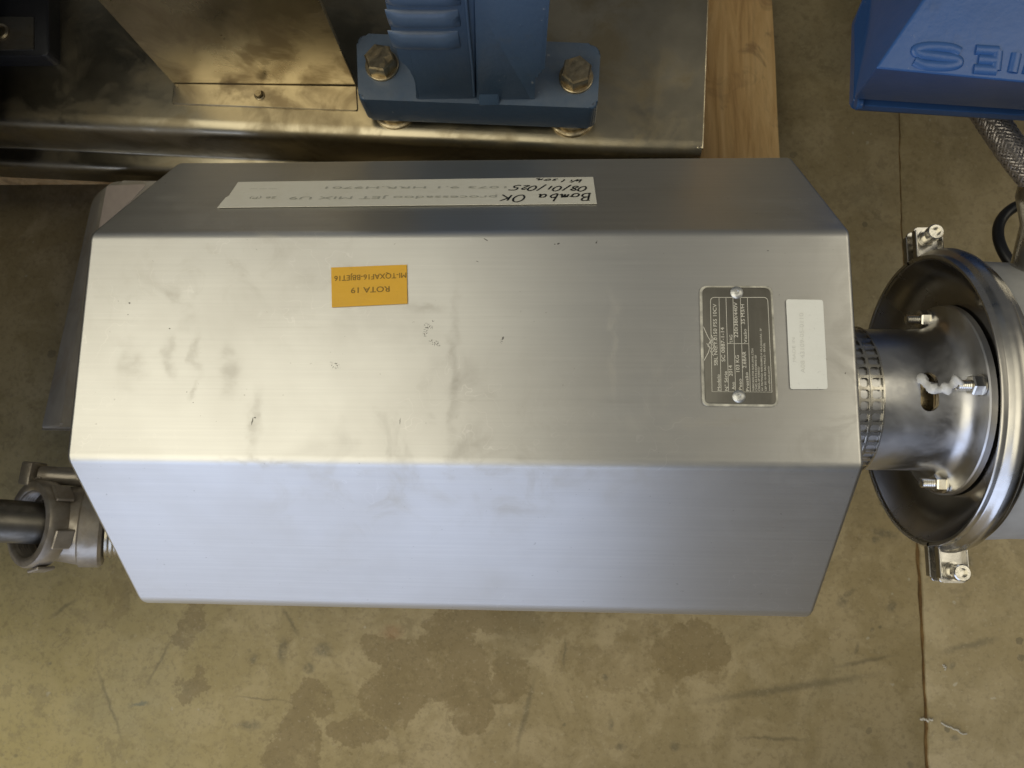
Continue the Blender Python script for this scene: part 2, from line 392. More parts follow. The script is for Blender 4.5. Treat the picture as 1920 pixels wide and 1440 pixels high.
def floor_mat():
    t = NT('worn_painted_concrete')
    X = t.sep()
    big = t.noise(3.2, None, 5, .6); med = t.noise(16, None, 6, .62, .5); fin = t.noise(130, None, 4, .6)
    c = t.mix(t.ramp(big, [(.3, 0), (.7, 1)]), (.400, .315, .165), (.500, .405, .240))
    c = t.mix(t.math('MULTIPLY', t.ramp(med, [(.42, 0), (.56, 1)]), .65), c, (.315, .245, .118))
    c = t.mix(t.math('MULTIPLY', t.ramp(fin, [(.5, 0), (.8, 1)]), .25), c, (.42, .34, .19))
    # yellower to the left
    wob = t.noise(17, None, 9, .74, col=True); wob2 = t.noise(75, None, 7, .7, col=True)
    def fb(px, py, rx, ry, rz=0, soft=.12, w=wob, a=.085):
        p = at(px, py, FLOOR); return t.blob((p.x, p.y), rx, ry, soft=soft, rz=rz, warp=w, wamp=a)
    y = t.blob((-.75, -.5), .8, .8, soft=1); c = t.mix(t.math('MULTIPLY', y, .75), c, (.52, .425, .165))
    # patches where the coating has worn off, sharp edged
    pat = None
    for (px, py, rx, ry, rz) in ((745, 1300, .05, .035, .3), (720, 1220, .035, .022, 0), (830, 1250, .055, .05, 0), (885, 1320, .03, .03, 0), (590, 1310, .03, .02, 0), (560, 1385, .022, .04, .2), (1290, 1215, .055, .028, 0), (960, 1270, .03, .03, 0), (665, 1375, .04, .018, 0), (350, 1175, .018, .03, -.5), (360, 1290, .014, .02, -.3), (540, 1420, .03, .02, 0), (900, 1165, .08, .015, 0)):
        k = fb(px, py, rx, ry, rz, .10); pat = k if pat is None else t.math('MAXIMUM', pat, k)
    gen = t.math('MULTIPLY', t.ramp(t.noise(7.5, t.map(loc=(3.1, 1.7, 0)), 8, .68, .3), [(.585, 0), (.60, 1)]), .55)
    pat = t.math('MAXIMUM', pat, gen)
    c = t.mix(t.math('MULTIPLY', t.math('MULTIPLY', pat, t.ramp(t.noise(30, None, 7, .7), [(.36, .35), (.44, 1)])), .62), c, (.235, .175, .082))
    # pale greenish greys
    g = t.ramp(t.noise(4.5, t.map(loc=(7, 2, 0)), 5, .6), [(.55, 0), (.75, 1)]); c = t.mix(t.math('MULTIPLY', g, .45), c, (.33, .30, .195))
    # droplets
    vo = t.n('ShaderNodeTexVoronoi', feature='F1'); t.put(vo.inputs['Vector'], t.map(src=t.co)); vo.inputs['Scale'].default_value = 34; vo.inputs['Randomness'].default_value = 1
    rnd = t.sep(vo.outputs['Color'])[0]; dd = t.math('ADD', vo.outputs['Distance'], t.math('MULTIPLY_ADD', t.noise(160, None, 4, .6), .22, -.11))
    th = t.math('MULTIPLY', t.math('SUBTRACT', rnd, .70, clamp=True), .75)
    dots = t.math('MULTIPLY', t.math('LESS_THAN', dd, th), t.math('MAXIMUM', t.ramp(t.noise(3.5, t.map(loc=(1, 5, 0))), [(.42, .15), (.6, 1)]), t.blob((.52, -.33), .16, .2, soft=.8)))
    c = t.mix(t.math('MULTIPLY', dots, .5), c, (.085, .078, .055))
    # dark oily marks on the right
    for (px, py, rx, ry, rz) in ((1580, 1130, .009, .009, 0), (1592, 1112, .013, .004, .6), (1672, 1137, .007, .010, -.6), (1786, 1247, .004, .007, -.4), (1790, 1383, .007, .006, 0), (1708, 1435, .005, .008, 0), (1636, 1180, .004, .003, .6), (1650, 1176, .003, .003, .6), (1605, 1215, .003, .010, -.4), (580, 1253, .009, .009, 0), (606, 1218, .016, .013, 0), (470, 1360, .02, .009, 0), (1135, 1270, .005, .005, 0), (1058, 1358, .003, .003, 0), (1145, 1358, .005, .009, 0), (1165, 1400, .008, .006, 0), (1265, 1400, .008, .008, 0), (1813, 1052, .010, .011, 0), (1660, 1000, .022, .008, -.2), (1642, 1012, .007, .006, 0), (475, 1235, .007, .009, -.3), (530, 1220, .008, .022, 0), (94, 1243, .003, .003, 0), (270, 1254, .004, .003, 0), (30, 1417, .004, .003, 0)):
        c = t.mix(t.math('MULTIPLY', t.math('MULTIPLY', fb(px, py, rx, ry, rz, .7, wob2, .009), t.ramp(t.noise(190, None, 4, .6), [(.35, .4), (.6, 1)])), .5), c, (.085, .085, .065))
    # skid marks and scratches
    for (px, py, rx, ry, rz) in ((1480, 1290, .15, .007, .17), (1620, 1240, .05, .004, .2), (985, 1340, .005, .062, -.25), (1058, 1225, .003, .026, 0), (205, 1320, .003, .07, .45), (300, 1240, .003, .05, -.45), (545, 1165, .004, .03, .6), (490, 1310, .05, .002, -.05), (1450, 1385, .06, .003, .0), (1820, 1210, .05, .006, .25), (120, 1140, .03, .004, .6)):
        c = t.mix(t.math('MULTIPLY', fb(px, py, rx, ry, rz, .9, wob2, .012), .5), c, (.13, .115, .07))
    fl = t.ramp(t.noise(70, t.map(loc=(9, 9, 0)), 2, .5), [(.755, 0), (.765, 1)]); c = t.mix(t.math('MULTIPLY', fl, .5), c, (.55, .50, .38))
    c = t.mix(t.math('MULTIPLY', fb(262, 1320, .018, .003, .1, .8, wob2, .02), .5), c, (.07, .13, .14))
    c = t.mix(t.math('MULTIPLY', fb(735, 1185, .02, .012, 0, .9, wob2, .02), .4), c, (.32, .15, .07))
    grit = t.noise(170, None, 6, .75); c = t.mix(t.math('MULTIPLY', t.ramp(grit, [(.50, 0), (.66, 1)]), .38), c, (.16, .125, .065))
    c = t.mix(t.math('MULTIPLY', t.ramp(t.noise(200, t.map(loc=(5, 5, 1)), 4, .7), [(.58, 0), (.70, 1)]), .5), c, (.52, .44, .29))
    rg = t.math('MULTIPLY', t.ramp(t.noise(26, t.map(loc=(8, 3, 0)), 9, .75, .6), [(.53, 0), (.57, 1)]), t.ramp(t.noise(5, t.map(loc=(2, 9, 0))), [(.42, .1), (.62, 1)])); c = t.mix(t.math('MULTIPLY', rg, .38), c, (.21, .165, .085))
    ro = t.math('MULTIPLY_ADD', med, .3, .34)
    ro = t.math('ADD', ro, t.math('MULTIPLY', pat, -.06))
    return t.done(c, ro, 0.0, t.bump(grit, .0006, .4, t.bump(pat, .0006, -.4)), spec=.3)
M['floor'] = floor_mat()
def joint_mat():
    t = NT('rusty_joint'); a = t.noise(60, t.map((1, .5, 1)), 8, .75)
    return t.done(t.ramp(a, [(.3, (.05, .03, .012)), (.5, (.17, .095, .03)), (.7, (.30, .19, .07))]), .85, 0.0, t.bump(a, .003, .8))
M['joint'] = joint_mat()

# ------------------------------------------------------------------ the setting
JT = [at(1686, 60, FLOOR), at(1688, 300, FLOOR), at(1700, 700, FLOOR), at(1722, 1020, FLOOR), at(1731, 1200, FLOOR), at(1741, 1440, FLOOR)]
def joint_x(y):
    for a, b in zip(JT, JT[1:]):
        if b.y <= y <= a.y: return a.x + (b.x - a.x) * (y - a.y) / (b.y - a.y)
    a, b = (JT[0], JT[-1]); return a.x + (b.x - a.x) * (y - a.y) / (b.y - a.y)
def build_floor():
    bm = bmesh.new()
    ys = [-9, -4, -2, -1.2] + [-1 + i * .01 for i in range(221)] + [1.6, 3, 9]
    cols = []
    for y in ys:
        w_ = (.0030 + .0030 * noise.noise((y * 26, 0, 3)) + .0020 * noise.noise((y * 90, 4, 3))) * .72 * (1 if y < -.05 else max(.34, 1 - (y + .05) * 5)) if -1 <= y <= 1.2 else .0015
        j = joint_x(y) + (.0020 * noise.noise((y * 22, 5, 0)) + .0012 * noise.noise((y * 90, 1, 0)) if -1 <= y <= 1.2 else 0)
        j2 = j + .0008 * noise.noise((y * 140, 8, 0))
        xs = [(-9, 0), (-1.5, 0), (j - w_ - .0015, 0), (j - w_, -.0012), (j - w_ * .85, -.012), (j2 + w_ * .85, -.012), (j2 + w_, -.0012), (j2 + w_ + .0015, 0), (1.8, 0), (9, 0)]
        cols.append([bm.verts.new((x, y, FLOOR + z)) for x, z in xs])
    for a, b in zip(cols, cols[1:]):
        for i in range(len(a) - 1): bm.faces.new([a[i], a[i + 1], b[i + 1], b[i]])
    o = obj('floor', bm, M['floor'], ang=50); o['kind'] = 'structure'
    bm = bmesh.new()                                   # dirt and rust lying in the joint
    pr = None
    for k in range(300):
        y = -1.1 + k * .008
        x = joint_x(y); q = [bm.verts.new((x + s_ * .0034, y, FLOOR - (.0038 if y < -.05 else max(.0022, .0038 - (y + .05) * .03)) + .0016 * noise.noise((y * 60, s_, 0)))) for s_ in (-1, -.4, .4, 1)]
        if pr:
            for i in range(3): bm.faces.new([pr[i], pr[i + 1], q[i + 1], q[i]])
        pr = q
    o = obj('floor_joint', bm, M['joint']); o['kind'] = 'structure'
build_floor()

# ------------------------------------------------------------------ the pump unit: shroud, adapter, casing
pump = thing('centrifugal_pump', 'brushed stainless pump with angular motor shroud, nameplate, stickers and clamped pump head', 'pump', (0, 0, FLOOR))

def shroud():
    th = .0015
    prof = [(-SB, SIDE), (-SB, -SH), (-TA, 0), (TA, 0), (SB, -SH), (SB, SIDE)]
    pts = [Vector((0, y, z)) for y, z in prof]
    rp = rounded(pts, [0, .010, .0045, .0045, .010, 0], 5)
    bm = bmesh.new()
    n = len(rp)
    def nrm(i):
        t = (rp[min(i + 1, n - 1)] - rp[max(i - 1, 0)]).normalized(); return Vector((0, -t.z, t.y)) if False else Vector((0, -t.z, t.y))
    # rounded hood: cross sections run along x, pulled in slightly at both ends (rolled-over edge)
    E = .0035
    xs = [(-HW, E), (-HW + E * .12, E * .5), (-HW + E * .4, E * .18), (-HW + E, 0)]
    xs += [(-HW + E + (2 * HW - 2 * E) * k / 24, 0) for k in range(1, 24)]
    xs += [(HW - E, 0), (HW - E * .4, E * .18), (HW - E * .12, E * .5), (HW, E)]
    rows = []
    for x, inn in xs:
        row = []
        for i, p in enumerate(rp):
            q = p - nrm(i) * inn
            s_ = 1
            if abs(x) < HW - .02: q = q + nrm(i) * .0006 * noise.noise((x * 5, p.y * 8, p.z * 6))
            row.append(bm.verts.new((x, q.y, q.z)))
        rows.append(row)
    for a, b in zip(rows, rows[1:]):
        for i in range(n - 1): bm.faces.new([a[i], a[i + 1], b[i + 1], b[i]])
    bmesh.ops.recalc_face_normals(bm, faces=bm.faces)
    o = obj('motor_shroud', bm, M['brushed'], pump, ang=60, wn_=True)
    m = o.modifiers.new('sheet', 'SOLIDIFY'); m.thickness = th; m.offset = -1
    o.modifiers.move(1, 0)
    for s_ in (-1, 1):
        bm = bmesh.new(); P = [Vector((s_ * (HW - .0022), p.y * .984, min(p.z - .0026, -.0040))) for p in rp]
        slab(bm, P, (-s_ * .0015, 0, 0)); obj('end_panel', bm, M['brushed'], pump)
    for sx in (-1, 1):
        for sy in (-1, 1):
            bm = bmesh.new(); x, y = sx * .235, sy * .165
            cyl(bm, (x, y, FLOOR + .004), (x, y, SIDE + .03), .014, 24); cyl(bm, (x, y, FLOOR), (x, y, FLOOR + .012), .026, 24, bev=.003)
            obj('foot', bm, M['satin'], pump)
    bm = bmesh.new(); lathe(bm, [(0, 0), (0, .10), (.02, .115), (.40, .115), (.42, .10), (.42, 0)], (-.21, -.0216, -.165), (1, 0, 0), 48); obj('motor', bm, M['darkbox'], pump)
shroud()

def poly_sticker(name, px, plane, mat, lift=.0003, th=.00025, rr=0, label=None):
    p0, n = plane
    P = [onplane(x, y, p0, n, lift) for x, y in px]
    if rr: P = rounded(P, rr, 4)
    bm = bmesh.new(); slab(bm, P, -n * th); o = obj(name, bm, mat, pump, ang=20)
    if label: o['label'] = label
    return o
FAR, TOP = (FAR0, FARN), (TOP0, TOPN)
LIFT = .0011
# paper tape with handwriting on the far slope
tape = poly_sticker('tape_label', [(447, 343.5), (700, 340), (1112, 334), (1119, 384), (800, 387), (408, 391.5), (424, 372), (427, 371), (430, 369)], FAR, M['tape'], LIFT, .0003, label='long off-white paper tape with handwriting, torn at its left end')
def sub(name, bm, mat, parent):
    o = obj(name, bm, mat, None, ang=20, fix=False); o.parent = parent; o.matrix_parent_inverse = Matrix.Translation((0, 0, -FLOOR)) if parent is pump else Matrix.Identity(4); return o
def writing(parent, plane, items, mat, name='lettering', lift=.0014):
    bm = bmesh.new()
    for s_, A, B, h in items:
        text_bm(bm, s_, onplane(*A, *plane), onplane(*B, *plane), h, plane[1], lift)
    return sub(name, bm, mat, parent)
writing(tape, FAR, [('processadoo JET MIX U9', (932, 369.5), (545, 372), .0062), ('1073 9.1 HRR.H9701', (950, 352), (612, 353), .0050), ('26 (P)', (520, 371.5), (470, 372), .0050), ('---', (520, 356), (470, 356), .004)], M['faint'], 'faded_lettering')
def handwriting():
    G = {  # strokes in a 1 x 1 box
     'B': [[(.05, 1), (.12, 0)], [(-.1, 1), (.5, 1.02), (.62, .8), (.45, .58), (.12, .52)], [(.12, .52), (.62, .45), (.68, .15), (.45, 0), (.0, -.02)]],
     'o': [[(.5, .55), (.15, .5), (.05, .2), (.3, 0), (.6, .1), (.7, .4), (.5, .55), (.9, .45)]],
     'm': [[(.05, 0), (.1, .5), (.15, .3), (.35, .52), (.4, .0), (.45, .3), (.65, .52), (.72, 0), (.95, .1)]],
     'b': [[(.1, 1), (.1, 0), (.4, .02), (.6, .25), (.4, .5), (.12, .38)]],
     'a': [[(.65, .5), (.2, .5), (.08, .2), (.3, 0), (.62, .2), (.68, .55), (.7, 0), (.9, .05)]],
     'O': [[(.5, 1), (.15, .8), (.02, .4), (.25, .02), (.7, .1), (.95, .5), (.8, .9), (.45, 1)]],
     'K': [[(.42, 1), (.40, 0)], [(1.2, 1), (.42, .45)], [(.6, .52), (1.45, -.1)]],
     '0': [[(.5, 1), (.15, .75), (.1, .3), (.4, 0), (.8, .25), (.85, .75), (.5, 1)]],
     '8': [[(.75, .85), (.4, 1), (.15, .8), (.75, .3), (.5, 0), (.15, .2), (.75, .75), (.7, .9)]],
     '/': [[(.7, 1.15), (.15, -.2)]], '1': [[(.45, .9), (.4, .05)]],
     '2': [[(.1, .75), (.45, 1), (.75, .75), (.1, 0), (.9, .08)]],
     '5': [[(1.1, 1), (.3, .98), (.2, .55), (.65, .5), (.8, .2), (.4, 0), (.1, .1)]],
     'W': [[(.0, .9), (.2, 0), (.5, .5), (.6, 0), (.95, .95)]], 'i': [[(.3, .5), (.35, 0)], [(.3, .75), (.34, .8)]],
     'l': [[(.3, 1), (.25, .3), (.45, 0)]], 's': [[(.65, .5), (.25, .45), (.6, .2), (.15, 0)]],
     'n': [[(.1, 0), (.15, .5), (.2, .3), (.5, .52), (.6, .0), (1.0, .15)]], ' ': []}
    bm = bmesh.new(); p0, n = FAR
    for s_, A, B, h, wd in (('Bomba OK', (1106, 365.5), (944, 369.5), .0135, .0015), ('08/01/025', (1101, 352), (962, 350.5), .0105, .0015), ('Wilson', (1091, 340), (1004, 337.2), .0075, .0012)):
        a = onplane(*A, p0, n, .0013); b = onplane(*B, p0, n, .0013); d = b - a; u = n.cross(d.normalized())
        for i, ch in enumerate(s_):
            for stk in G[ch]:
                q = bez([(x, y, 0) for x, y in stk], 6) if len(stk) > 2 else [Vector((*p, 0)) for p in stk]
                sl = .38 + .10 * math.sin(i * 3.1 + h * 900); sc_ = (1.0 + .12 * math.sin(i * 2.3 + 1)); pts = [a + d * ((i + .02 + (p.x * .95 + (p.y - .3) * sl) * sc_) / len(s_)) + u * (p.y * h * sc_ + .0007 * math.sin(i * 2.1 + h * 700)) for p in q]
                ribbon(bm, pts, n, wd, .0001)
    sub('handwriting', bm, M['ink'], tape)
handwriting()
# orange route label
lab = poly_sticker('orange_label', [(621.6, 502.5), (763, 497), (764.6, 570), (623, 577)], TOP, M['orange'], LIFT, .0003, label='orange adhesive label with dark print, upside down')
writing(lab, TOP, [('MI-TQXAF16-BBJET16', (762, 512), (627.8, 518.5), .0042), ('ROTA 19', (731, 537.5), (659, 540.5), .0044)], M['orangeink'])
# blank white sticker
ws = poly_sticker('white_sticker', [(1473, 562), (1542, 563), (1551, 730), (1481, 730)], TOP, M['white'], LIFT, .0003, rr=.0018, label='blank white rectangular sticker with faded print')
writing(ws, TOP, [('MADE IN', (1491, 679), (1489, 634), .0022), ('A08 43109-05-0110', (1508, 700), (1505, 588), .0030)], M['ghost'], 'faded_lettering')
# riveted nameplate
def nameplate():
    p0, n = TOP
    P = rounded([onplane(x, y, p0, n, .0018) for x, y in ((1316, 540), (1443, 541), (1454, 759), (1321, 757))], [.0045, .0045, .0035, .0035], 5)
    bm = bmesh.new(); slab(bm, P, -n * .0011, .0003, 2); pl = obj('nameplate', bm, M['plate'], pump, ang=25)
    pl['label'] = 'dark etched metal nameplate held by two rivets'
    P = rounded([onplane(x, y, p0, n, .0013) for x, y in ((1311, 537), (1447, 537), (1459, 763), (1316, 762))], [.005] * 4, 5)
    bm = bmesh.new(); slab(bm, P, -n * .0006, .0002, 1); obj('sealant_edge', bm, M['ghostmetal'], pump)
    L = .0019
    def q(x, y): return onplane(x, y, p0, n, L)
    bm = bmesh.new()
    fr = rounded([q(1331, 559), q(1438, 559), q(1446, 736), q(1334, 735)], [.003, .003, 0, 0], 5); fr.append(fr[0])
    ribbon(bm, fr, n, .00035, 0)
    for a, b in ((1347, 1351), (1360, 1365), (1373, 1378), (1387, 1392), (1400, 1405.5)): ribbon(bm, [q(a, 559), q(b, 735.5)], n, .0003, 0)
    ribbon(bm, [q(1363, 645), q(1403, 645.5)], n, .0003, 0)
    for stk in ([(1318, 614), (1326, 632), (1331, 640), (1326, 650), (1333, 655)], [(1319, 677), (1327, 662), (1330, 652), (1324, 645)], [(1332, 628), (1336, 636), (1330, 644), (1338, 650), (1331, 660), (1337, 668)], [(1340, 634), (1334, 642), (1341, 652), (1333, 664)]):
        ribbon(bm, [q(*s_) for s_ in stk], n, .0004, 0)
    sub('border_lines', bm, M['engrave'], pl)
    T = [('Modelo', (1350, 733), (1348.5, 703), .0022), ('SBL NC.Y.0150 FSS 10CV', (1344.5, 686), (1342, 571), .0026), ('N° Série', (1364, 733), (1362, 697), .0022), ('SC 0887-1-14', (1358.5, 679), (1356.5, 615), .0026),
         ('Ano', (1377, 731), (1376, 717), .0022), ('2014', (1372.5, 706), (1371.5, 686), .0026), ('TAG', (1373, 644), (1372, 629), .0022), ('Peso', (1390, 732), (1389, 711), .0022), ('103 KG', (1385.5, 698), (1384, 667), .0026),
         ('220/380/440V', (1382.5, 634), (1381, 568), .0026), ('Pressão', (1403.5, 734), (1401, 699), .0022), ('2.6BAR', (1398, 691), (1397.5, 660), .0026), ('Vazão', (1399.5, 644), (1398, 618), .0022), ('35 M3/H', (1395.5, 609), (1394, 572), .0026),
         ('FABRICADO POR ALFA LAVAL LTDA', (1413, 734), (1411, 654), .0013), ('CNPJ 43.374.343/0003-00', (1418.5, 734), (1417, 667), .0013), ('CREA-SP 030055/', (1424, 734), (1422.5, 688), .0013),
         ('AV. MUTINGA 4600 BAIRRO A VILA JAGUARA - SP', (1429.5, 734), (1426.5, 617), .0013), ('CEP 05110-903 SAO PAULO - BRASIL', (1436, 734), (1433, 644), .0013), ('www.alfalaval.com.br', (1443, 734), (1441, 687), .0013)]
    bm = bmesh.new()
    for s_, A, B, h in T: text_bm(bm, s_, onplane(*A, p0, n), onplane(*B, p0, n), h, n, L)
    sub('lettering', bm, M['engrave'], pl)
    for x, y in ((1380, 550), (1384, 744)):
        c = onplane(x, y, p0, n, .0018); bm = bmesh.new()
        lathe(bm, [(0, .0046), (.0006, .0045), (.0013, .0036), (.0018, .0022), (.0019, .0013), (.0012, .0008), (.0012, 0)], c, n, 28)
        o = obj('rivet', bm, M['rivet'], None); o.parent = pl; o.matrix_parent_inverse = Matrix.Identity(4)
M['ghostmetal'] = metal('dried_sealant_edge', (.60, .58, .50), .5, .25, 120, metallic=.4)
nameplate()

# pump end ---------------------------------------------------------------
YC, ZC = -.0216, -.1094
AX = Vector((1, 0, 0)); UP = Vector((0, 0, 1))
def O(x, dy=0, dz=0): return Vector((x, YC + dy, ZC + dz))
def polar(x, r, ang):     # ang measured from +z (top) towards +y
    return O(x, r * math.sin(ang), r * math.cos(ang))
def grille():
    bm = bmesh.new(); r0, r1 = .0588, .0604
    NA = 42; xs = [.3186 - .0018 - k * .0088 for k in range(6)]
    lathe(bm, [(.3186 - .0013, r0), (.3186 - .0013, r1), (.3186, r1), (.3186, r0)], O(0), AX, 84, UP)
    def bar(x0, x1, a0, a1, na):
        vs = []
        for i in range(na + 1):
            a = a0 + (a1 - a0) * i / na
            vs.append([bm.verts.new(polar(x, r, a)) for x, r in ((x0, r0), (x0, r1 - .0003), ((x0 + x1) / 2, r1), (x1, r1 - .0003), (x1, r0))])
        for a, b in zip(vs, vs[1:]):
            for k in range(4): bm.faces.new([a[k], a[k + 1], b[k + 1], b[k]])
    for x in xs[1:]: bar(x - .0011, x + .0011, 0, 2 * PI, 84)
    for i in range(NA):
        a = 2 * PI * i / NA; bar(xs[-1], .3178, a - .0011 / .06, a + .0011 / .06, 2)
    # small corner fillets that round the square holes
    for i in range(NA):
        for j in range(len(xs) - 1):
            for sx in (-1, 1):
                for sa in (-1, 1):
                    xa = (xs[j] if sx > 0 else xs[j + 1]) - sx * .0010; a = 2 * PI * (i + (0 if sa > 0 else 1)) / NA + sa * .0010 / .06
                    v = [bm.verts.new(polar(xa, r1 - .0003, a)), bm.verts.new(polar(xa - sx * .0016, r1 - .0003, a)), bm.verts.new(polar(xa, r1 - .0003, a + sa * .0016 / .06))]
                    bm.faces.new(v)
    obj('guard_grille', bm, M['grille'], pump, ang=50)
    bm = bmesh.new(); lathe(bm, [(.255, .0575), (.3170, .0575)], O(0), AX, 72, UP); obj('guard_sleeve', bm, M['satin'], pump)
grille()
def lantern():
    # hollow adapter with two oblong windows cut through the wall
    bm = bmesh.new()
    prof = [(.300, .0535), (.300, .0582), (.3172, .0582), (.366, .0582), (.374, .0590), (.380, .0615), (.3838, .0665), (.3850, .072), (.3850, .0770), (.3860, .0780), (.3905, .0780), (.3905, .05), (.386, .0480), (.380, .0535), (.300, .0535)]
    lathe(bm, prof, O(0), AX, 128, UP)
    bmesh.ops.remove_doubles(bm, verts=bm.verts, dist=1e-6); bmesh.ops.recalc_face_normals(bm, faces=bm.faces)
    me = bpy.data.meshes.new('a'); bm.to_mesh(me); bm.free(); a = bpy.data.objects.new('a', me); C.objects.link(a)
    bm = bmesh.new()
    for ang in (-.035, PI - .035):
        # oblong cutter running radially
        rad = (polar(0, 1, ang) - O(0)).normalized(); tng = AX.cross(rad)
        ring = []
        for k in range(32):
            t_ = 2 * PI * k / 32; ux = math.cos(t_) * .0068; uy = math.sin(t_) * .0068 + (.0080 if math.sin(t_) > 0 else -.0080)
            ring.append(O(.3520) + AX * ux + tng * uy + rad * .03)
        slab(bm, ring, rad * .05)
    bmesh.ops.recalc_face_normals(bm, faces=bm.faces)
    mc = bpy.data.meshes.new('c'); bm.to_mesh(mc); bm.free(); c = bpy.data.objects.new('c', mc); C.objects.link(c)
    md = a.modifiers.new('b', 'BOOLEAN'); md.object = c; md.operation = 'DIFFERENCE'; md.solver = 'EXACT'
    dg = bpy.context.evaluated_depsgraph_get(); rm = bpy.data.meshes.new_from_object(a.evaluated_get(dg))
    bm = bmesh.new(); bm.from_mesh(rm)
    bpy.data.objects.remove(a); bpy.data.objects.remove(c)
    lo = obj('adapter', bm, M['lantern'], pump, ang=40)
    # shaft and brass collar inside
    bm = bmesh.new(); cyl(bm, O(.30), O(.40), .014, 32); obj('shaft', bm, M['bolt'], pump)
    bm = bmesh.new(); lathe(bm, [(.338, 0), (.338, .040), (.341, .043), (.362, .043), (.365, .040), (.365, 0)], O(0), AX, 48, UP)
    for k in range(6):
        p = polar(.3505, .043, k * PI / 3 + .1); d = (p - O(.3505)).normalized(); cyl(bm, p, p + d * .004, .0035, 16)
    obj('brass_collar', bm, M['brass'], pump)
    # studs with nuts on the flange
    for ang, name in ((0.02, 'n'), (PI / 2 + .02, 'n'), (-PI / 2 + .06, 'n'), (PI, 'n')):
        p = polar(0, .0685, ang)
        c0 = Vector((.3855, p.y, p.z)); tip = Vector((.3660, p.y, p.z))
        bm = bmesh.new(); lathe(bm, [(0, .0084), (.0014, .0084), (.0014, .003)], c0 + Vector((-.0010, 0, 0)) , (-1, 0, 0), 28)
        hexnut(bm, c0 - AX * .0020, c0 - AX * .0095, .0079, twist=ang)
        nut = obj('flange_nut', bm, M['bolt'], pump, ang=25)
        bm = bmesh.new(); pr = [(0, 0)]; L = .0195
        for k in range(26):
            x = k * .00075; pr.append((x, .0040 if k % 2 else .0034))
        pr.append((L, .0034)); lathe(bm, [(0, 0)] + [(x, r_) for x, r_ in pr[1:]] + [(L, 0)], tip, AX, 20)
        st = obj('stud', bm, M['bolt'], None, ang=60); st.parent = nut; st.matrix_parent_inverse = Matrix.Identity(4)
lantern()
def head():
    # dished back plate, hollow towards the motor
    bm = bmesh.new()
    lathe(bm, [(.3925, .05), (.3925, .0785), (.3915, .086), (.3900, .093), (.3872, .1000), (.3825, .1065), (.3765, .1115), (.3728, .1142), (.3712, .1152), (.3712, .1158)], O(0), AX, 128, UP)
    obj('back_plate', bm, M['dish'], pump, ang=60)
    # two-part clamp band
    prof = [(.3705, .1160), (.3700, .1182), (.3712, .1190), (.3735, .1186), (.3748, .1192), (.3766, .1216), (.3795, .1234), (.3830, .1238), (.3865, .1228), (.3888, .1206), (.3896, .1192), (.3918, .1190), (.3932, .1180), (.3932, .115), (.3705, .1160)]
    for s_ in (0, 1):
        bm = bmesh.new(); g = .014
        lathe(bm, prof, O(0), AX, 96, UP, a0=-PI / 2 + g + s_ * PI, a1=PI / 2 - g + s_ * PI)
        ring = obj('clamp_band', bm, M['polished'], pump, ang=50)
        for sy in (-1, 1):        # lugs at the split line, one stacked above the other
            bm = bmesh.new(); sz = 1 if s_ == 0 else -1
            zc = ZC + sz * .0048; y0 = YC + sy * .117; y1 = YC + sy * .1465
            P = rounded([Vector((.3735, y0, zc)), Vector((.3735, y1, zc)), Vector((.3945, y1, zc)), Vector((.3945, y0, zc))], [0, .0035, .0035, 0], 4)
            slab(bm, P, (0, 0, sz * .0026), .0004, 1)
            # bent-up side lips
            for x in (.3735, .3945):
                box(bm, (x, (y0 + y1 * 2) / 3 if False else YC + sy * .131, zc + sz * .0036), (.0016, .024, .0070), bev=.0005, seg=1)
            lg = obj('clamp_lug', bm, M['polished'], None, ang=30); lg.parent = ring; lg.matrix_parent_inverse = Matrix.Identity(4)
    for sy in (-1, 1):
        x, y = .3845, YC + sy * .1375; z = ZC
        bm = bmesh.new()
        cyl(bm, (x, y, z - .022), (x, y, z + .016), .0032, 20)
        lathe(bm, [(0, .0032), (0, .0074), (.0016, .0074), (.0016, .0032)], (x, y, z + .0078), UP, 28)
        hexnut(bm, (x, y, z - .0078), (x, y, z - .0145), .0066)
        lathe(bm, [(0, .0048), (.0055, .0048), (.0062, .0066), (.0120, .0066), (.0130, .0058), (.0130, .0036), (.0100, .0034), (.0100, 0)], (x, y, z + .0094), UP, 28)
        obj('clamp_bolt', bm, M['bolt'], pump, ang=30)
    bm = bmesh.new()
    lathe(bm, [(.396, .100), (.3985, .1120), (.412, .1130), (.430, .112), (.470, .112), (.485, .105), (.492, .09), (.492, .045), (.520, .045), (.520, .038), (.40, .038)], O(0), AX, 96, UP)
    obj('casing', bm, M['casing'], pump, ang=40)
    # outlet port that rises behind the clamp
    bm = bmesh.new(); a = Vector((.440, .045, -.060)); b = Vector((.445, .125, -.020)); d = (b - a).normalized()
    lathe(bm, [(0, .0225), (.045, .0225), (.060, .0225), (.075, .028), (.080, .030), (.088, .030), (.088, .020), (.05, .019)], a, d, 48)
    obj('outlet_port', bm, M['polished'], pump, ang=40)
head()
# pump base under the head
bm = bmesh.new(); box(bm, (.35, YC, -.30), (.06, .05, .24), bev=.006); box(bm, (.35, YC, FLOOR + .006), (.12, .16, .012), bev=.003); obj('pedestal', bm, M['satin'], pump, wn_=True)

